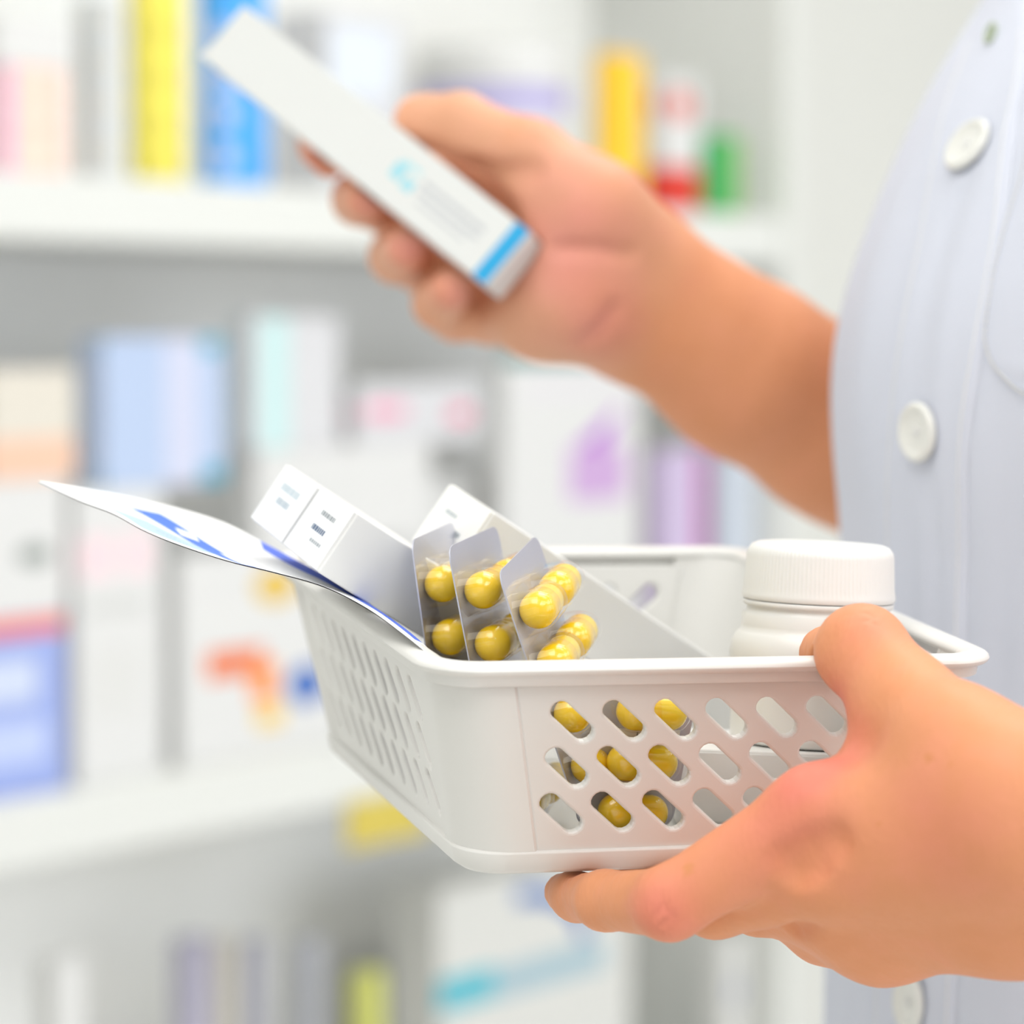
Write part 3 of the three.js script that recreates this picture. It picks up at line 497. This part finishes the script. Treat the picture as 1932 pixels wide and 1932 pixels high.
// a fold in the skin: a groove along pixels, sunk `deep` below the surface
const fold = (f, k, r, deep, ...pts) => [new Chain(0.0005, pts.map(([x, y]) => [pix(x, y, hit(f, x, y) - r + deep), r])), k];
const toB = new THREE.Matrix4().compose(BO, BQ, V(1, 1, 1)).invert(), tmpV = new THREE.Vector3();
const basketWalls = { d(x, y, z) { // front wall and floor of the basket, which the hand must not enter
  const p = tmpV.set(x, y, z).applyMatrix4(toB), zs = BL / 2 - inset(p.y) - 0.0012;
  const wallD = Math.max(Math.abs(p.z - zs) - 0.0016, p.y + 0.004, -BH - 0.0008 - p.y), base = Math.max(Math.abs(p.y + BH - 0.0009) - 0.0016, p.z - zs - 0.0016, Math.abs(p.x) - BW / 2 + 0.013); return Math.min(wallD, base);
} };
const toH = new THREE.Matrix4().compose(HB.far.clone().lerp(HB.near, 0.5).addScaledVector(hbN, -HB.t / 2), basisQ(hbA, hbU, hbN), V(1, 1, 1)).invert();
const heldBox = { d(x, y, z) { const p = tmpV.set(x, y, z).applyMatrix4(toH), a = Math.abs(p.x) - hbL / 2 - 0.001, b = Math.abs(p.y) - HB.w / 2 - 0.0006, c = Math.abs(p.z) - HB.t / 2 - 0.0006; return Math.max(a, b, c) < 0 ? Math.max(a, b, c) : Math.hypot(Math.max(a, 0), Math.max(b, 0), Math.max(c, 0)); } };
const carve = (f, cuts) => (x, y, z) => { let v = f(x, y, z); if (v < 0.012 && v > -0.012) for (const [c, k] of cuts) v = -smin(-v, c.d(x, y, z), k); return v; };
const leftField = carve(leftPlain, [
  [basketWalls, 0.0006],
  fold(leftPlain, 0.0045, 0.0030, 0.0018, [1565, 1590], [1525, 1606], [1490, 1628]),
  fold(leftPlain, 0.0035, 0.0018, 0.0013, [1535, 1642], [1500, 1656]),
  fold(leftPlain, 0.0030, 0.0016, 0.0006, [1520, 1750], [1490, 1756]),
  fold(leftPlain, 0.0008, 0.0004, 0.0003, [1232, 1712], [1246, 1736], [1262, 1752]),
  fold(leftPlain, 0.0008, 0.0004, 0.0003, [1246, 1702], [1262, 1726], [1276, 1744]),
  fold(leftPlain, 0.0008, 0.0004, 0.0002, [1600, 1160], [1626, 1152], [1655, 1162]),
  fold(leftPlain, 0.0008, 0.0004, 0.0002, [1606, 1174], [1630, 1166], [1650, 1174]),
]);
const moles = [[1752, 1427, 0.0009], [1297, 1637, 0.0009], [1790, 1445, 0.0007], [1660, 1556, 0.0006]].map(([a, b, c]) => [pix(a, b, hit(leftPlain, a, b)), c]);
redness.push([pix(1250, 1720, 0.635), 0.010, 0.9], [pix(1575, 1405, 0.632), 0.009, 0.9], [pix(1500, 1465, 0.630), 0.010, 0.9], [pix(1640, 1190, 0.645), 0.009, 0.5], [pix(1400, 1570, 0.628), 0.014, 0.5], [pix(1600, 1330, 0.645), 0.008, 0.8], [pix(1760, 1560, 0.606), 0.018, 0.4], [pix(1520, 1620, 0.62), 0.012, 0.5]);
// right arm, holding the box up: palm to the viewer
const palmR = new Chain(0.012,
  [J(2260, 1190, 1.045, 0.038), J(1900, 985, 1.005, 0.033), J(1590, 804, 0.968, 0.0268), J(1400, 692, 0.952, 0.0245), J(1285, 605, 0.942, 0.0205)],
  [J(1300, 590, 0.940, 0.0170), J(1195, 500, 0.930, 0.0155), J(1112, 408, 0.918, 0.0150), J(1000, 296, 0.924, 0.0105)],
  [J(1300, 640, 0.944, 0.0170), J(1180, 600, 0.936, 0.0150), J(1085, 560, 0.922, 0.0155)],
  [J(1085, 560, 0.922, 0.0155), J(1020, 590, 0.930, 0.0110), J(930, 590, 0.950, 0.0095)],
  [J(1180, 480, 0.940, 0.0140), J(870, 350, 0.962, 0.0105)],
  [J(1180, 520, 0.945, 0.0140), J(885, 430, 0.968, 0.0105)],
  [J(1180, 560, 0.945, 0.0140), J(900, 510, 0.966, 0.0100)],
  [J(1000, 480, 0.950, 0.0110), J(1040, 560, 0.948, 0.0110)],
  [J(2260, 1190, 1.045, 0.038), [shoulderR, 0.044]]);
const fingersR = {
  thumb: new Chain(0.004, [J(1000, 296, 0.924, 0.0105), J(870, 236, 0.936, 0.0090), J(800, 228, 0.940, 0.0072), J(786, 225, 0.940, 0.0064)]),
  index: new Chain(0.003, [J(870, 350, 0.962, 0.0095), J(690, 268, 0.980, 0.0080), J(612, 272, 0.962, 0.0074), J(622, 296, 0.944, 0.0062)]),
  middle: new Chain(0.003, [J(885, 430, 0.968, 0.0095), J(740, 400, 0.984, 0.0080), J(676, 376, 0.958, 0.0076), J(690, 378, 0.934, 0.0064)]),
  ring: new Chain(0.003, [J(900, 510, 0.966, 0.0092), J(800, 505, 0.980, 0.0080), J(747, 484, 0.952, 0.0078), J(768, 470, 0.928, 0.0064)]),
  little: new Chain(0.003, [J(930, 590, 0.950, 0.0092), J(860, 592, 0.958, 0.0080), J(829, 572, 0.938, 0.0076), J(852, 548, 0.918, 0.0060)]),
};
const rightPlain = bodyField([[palmR, 0.01], [fingersR.index, 0.004], [fingersR.middle, 0.0025], [fingersR.ring, 0.0025], [fingersR.little, 0.003], [fingersR.thumb, 0.005]]);
const rightField = carve(rightPlain, [
  [heldBox, 0.0006],
  fold(rightPlain, 0.005, 0.0026, 0.0014, [900, 318], [950, 330], [1000, 322]),
  fold(rightPlain, 0.004, 0.0020, 0.0010, [1160, 590], [1140, 620], [1105, 648]),
  fold(rightPlain, 0.003, 0.0016, 0.0008, [1190, 480], [1120, 470], [1050, 470]),
]);
redness.push([pix(1080, 520, 0.905), 0.022, 0.6], [pix(1060, 370, 0.900), 0.024, 0.5], [pix(700, 385, 0.925), 0.010, 0.9], [pix(775, 470, 0.92), 0.010, 0.9], [pix(870, 560, 0.91), 0.012, 0.8], [pix(780, 235, 0.905), 0.010, 0.8], [pix(600, 290, 0.945), 0.012, 0.9], [pix(1130, 610, 0.915), 0.012, 0.7]);

const foldAt = (f, y) => 0.0015 * Math.sin(f * 9 + 5 * y + 2.5 * noise(f * 2, y * 6, 0.3)) * (0.6 + 0.4 * noise(f * 3, y * 4, 9)) + 0.0024 * noise(f * 6 + 4, y * 5, 2.2) + 0.0012 * noise(f * 16, y * 14, 5.1);
const coatPoint = (f, y, lift = 0) => { const c = coatCentre(y), a = aOf(y), b = bOf(y), r = foldAt(f, y) + lift; return c.addScaledVector(FS, (a + r) * Math.sin(f)).addScaledVector(FN, (b + r) * Math.cos(f)); };
const coatNormal = (f, y) => { const u = coatPoint(f + 0.01, y).sub(coatPoint(f - 0.01, y)), v = coatPoint(f, y + 0.002).sub(coatPoint(f, y - 0.002)); return u.cross(v).normalize(); };
function onCoat(px, py) { // (angle, height) of the coat under a pixel
  let f = 0.1, y = 1.3 - (py - 631) * 0.78 / F;
  for (let i = 0; i < 40; i++) {
    const [x0, y0] = toPix(coatPoint(f, y)), [x1, y1] = toPix(coatPoint(f + 0.01, y)), [x2, y2] = toPix(coatPoint(f, y + 0.002));
    const a = (x1 - x0) / 0.01, b = (x2 - x0) / 0.002, c = (y1 - y0) / 0.01, d = (y2 - y0) / 0.002, det = a * d - b * c, ex = px - x0, ey = py - y0;
    f += Math.max(-0.15, Math.min(0.15, 0.7 * (d * ex - b * ey) / det)); y += Math.max(-0.03, Math.min(0.03, 0.7 * (a * ey - c * ex) / det));
    f = Math.max(-0.75, Math.min(1.4, f));
  }
  return [f, y];
}
{
  const o = thing('person', 'person in a white button-up coat holding a basket and a raised medicine box', 'person', V(0.21, 0, -0.83));
  const mv = (g) => g.translate(-o.position.x, -o.position.y, -o.position.z);
  const L = surfaceNet(leftField, V(-0.012, 1.130, -0.90), V(0.50, 1.58, -0.575), 0.0016, skinColour);
  const R = surfaceNet(rightField, V(-0.075, 1.19, -1.10), V(0.32, 1.58, -0.87), 0.0018, skinColour);
  const torso = bodyField([[new Chain(0.05, [[coatCentre(0.95), 0.09], [coatCentre(1.2), 0.092], [coatCentre(1.42), 0.09], [coatCentre(1.50), 0.075], [coatCentre(1.56), 0.045], [coatCentre(1.60), 0.045]]), 0.03]]);
  const T = surfaceNet(torso, V(0.02, 0.84, -1.02), V(0.42, 1.66, -0.62), 0.008, skinColour);
  part('body', mergeGeometries([mv(L), mv(R), mv(T)]), skin, o);
  // nails of the raised hand's thumb
  const nailM = std(0.85, 0.58, 0.52, 0.3);
  // coat
  const weave = bumpTexture(128, (u, v) => 0.6 * Math.sin((u + v) * 2 * Math.PI * 24) + 0.3 * Math.sin((u - v) * 2 * Math.PI * 16)); weave.repeat.set(52, 52);
  const inMetres = (g, w, h) => { const u = g.attributes.uv; for (let i = 0; i < u.count; i++) u.setXY(i, u.getX(i) * w, u.getY(i) * h); return g; };
  const cloth = std(0.71, 0.74, 0.85, 0.75, { bumpMap: weave, bumpScale: 0.00008, side: THREE.DoubleSide });
  const y0 = 0.80, y1 = 1.62;
  const coat = part('coat', mv(inMetres(grid(260, 150, (u, v) => coatPoint(-Math.PI + u * 2 * Math.PI, y0 + v * (y1 - y0))), 0.86, 0.82)), cloth, o);
  const sleeve = (a, b, r0, r1) => { const ax = b.clone().sub(a).normalize(), s = V(0, 0, 1).cross(ax).normalize(), t = ax.clone().cross(s); return grid(40, 12, (u, v) => a.clone().lerp(b, v).addScaledVector(s, (r0 + (r1 - r0) * v) * Math.cos(u * 6.2832)).addScaledVector(t, (r0 + (r1 - r0) * v) * Math.sin(u * 6.2832))); };
  const elbowL = pix(3750, 1500, 0.690), elbowR = pix(2260, 1190, 1.045);
  part('sleeve', mv(inMetres(sleeve(shoulderL.clone().lerp(elbowL, -0.05), shoulderL.clone().lerp(elbowL, 0.6), 0.060, 0.060), 0.38, 0.16)), cloth, coat);
  part('sleeve', mv(inMetres(sleeve(shoulderR.clone().lerp(elbowR, -0.05), shoulderR.clone().lerp(elbowR, 0.6), 0.058, 0.058), 0.36, 0.16)), cloth, coat);
  // button placket
  const line = [[1925, -120], [1885, 62], [1845, 277], [1795, 560], [1752, 815], [1742, 1000], [1745, 1150], [1742, 1400], [1738, 1700], [1735, 1950]].map(([a, b]) => onCoat(a, b));
  const fOf = (y) => { const t = line.map(([f, yy]) => [yy, f]).sort((p, q) => p[0] - q[0]); return smoothT(t, 0.02)(y); };
  const pw = 0.125, ya = 0.80, yb = 1.40;
  part('placket', mv(inMetres(grid(20, 140, (u, v) => { const y = ya + v * (yb - ya), e = Math.min(u, 1 - u), lift = e < 0.001 ? 0.0001 : 0.0015; return coatPoint(fOf(y) + (u - 0.5) * 2 * pw, y, lift); }), 0.034, 0.6)), cloth, coat);
  const thread = std(0.86, 0.86, 0.86, 0.7);
  const tube = (pts, r) => new THREE.TubeGeometry(new THREE.CatmullRomCurve3(pts), pts.length * 2, r, 6);
  for (const e of [-1, 1]) part('seam_stitching', mv(tube(Array.from({ length: 60 }, (_, k) => { const y = ya + 0.02 + k / 59 * (yb - ya - 0.04); return coatPoint(fOf(y) + e * pw * 0.86, y, 0.0016); }), 0.00022)), thread, coat);
  // pocket
  const edge = [[1960, 240], [1932, 345], [1906, 425], [1886, 505], [1873, 580], [1868, 640], [1880, 682], [1908, 716], [1940, 742], [2060, 770]].map(([a, b]) => onCoat(a, b));
  const ys = edge.map((e) => e[1]), yTop = Math.max(...ys), yBot = Math.min(...ys);
  const lower = edge.slice(5), upper = edge.slice(0, 6);
  part('pocket', mv(inMetres(grid(14, 30, (u, v) => {
    const y = yBot + v * (yTop - yBot), tab = edge.map(([f, yy]) => [yy, f]).sort((p, q) => p[0] - q[0]), f0 = lerpT(tab, y); return coatPoint(f0 + u * Math.max(0.02, 0.95 - f0), y, 0.0012);
  }), 0.09, 0.09)), cloth, coat);
  const curve = new THREE.CatmullRomCurve3(edge.map(([f, y]) => coatPoint(f, y, 0.0016)));
  const st = []; const total = 46; for (let k = 0; k < total; k++) { const a = curve.getPointAt((k + 0.12) / total), b = curve.getPointAt((k + 0.86) / total); st.push(new THREE.TubeGeometry(new THREE.LineCurve3(a, b), 1, 0.00032, 5)); }
  part('pocket_stitching', mv(merge(st)), thread, coat);
  // buttons
  const bm = std(0.86, 0.86, 0.82, 0.28, { clearcoat: 0.5, clearcoatRoughness: 0.15 });
  const br = 0.0076, prof = [[0.00001, 0.0011], [0.0042, 0.0012], [0.0053, 0.0017], [0.0062, 0.0023], [0.0070, 0.0022], [br, 0.0014], [br, 0.0006], [0.0066, 0], [0.00001, 0]].map((a) => new THREE.Vector2(...a)).reverse();
  for (const [px, py] of [[1845, 277], [1752, 815], [1742, 1350], [1736, 1890]]) {
    const [f, y] = onCoat(px, py), p = coatPoint(f, y, 0.0022), n = coatNormal(f, y);
    const g = new THREE.LatheGeometry(prof, 40), q = new THREE.Quaternion().setFromUnitVectors(V(0, 1, 0), n); g.applyQuaternion(q); g.translate(p.x, p.y, p.z);
    const b = part('button', mv(g), bm, coat);
    const th = []; for (const [a, c] of [[-0.0011, -0.0011], [0.0011, -0.0011]]) th.push(new THREE.CapsuleGeometry(0.00035, 0.0026, 3, 6).rotateZ(Math.PI / 2).rotateY(a > 0 ? 0.78 : -0.78).translate(0, 0.0013, 0)); const tg = merge(th); tg.applyQuaternion(q); tg.translate(p.x, p.y, p.z);
    const hl = []; for (const [a, c] of [[1, 1], [-1, 1], [1, -1], [-1, -1]]) hl.push(new THREE.CylinderGeometry(0.0006, 0.0006, 0.0002, 10).translate(a * 0.0013, 0.0012, c * 0.0013)); const hg = merge(hl); hg.applyQuaternion(q); hg.translate(p.x, p.y, p.z);
    part('button_thread', mv(mergeGeometries([clean(tg)])), thread, coat);
  }
  const [hf, hy] = onCoat(1885, 62), hp = coatPoint(hf, hy, 0.0024), hn = coatNormal(hf, hy), hq = new THREE.Quaternion().setFromUnitVectors(V(0, 1, 0), hn);
  const hg = new THREE.TorusGeometry(0.0030, 0.0007, 8, 24).scale(0.5, 1.35, 1).rotateX(Math.PI / 2).rotateY(-0.5); hg.applyQuaternion(hq); hg.translate(hp.x, hp.y, hp.z);
  part('buttonhole', mv(hg), std(0.45, 0.52, 0.36, 0.7), coat);
}

renderer.render(scene, camera);
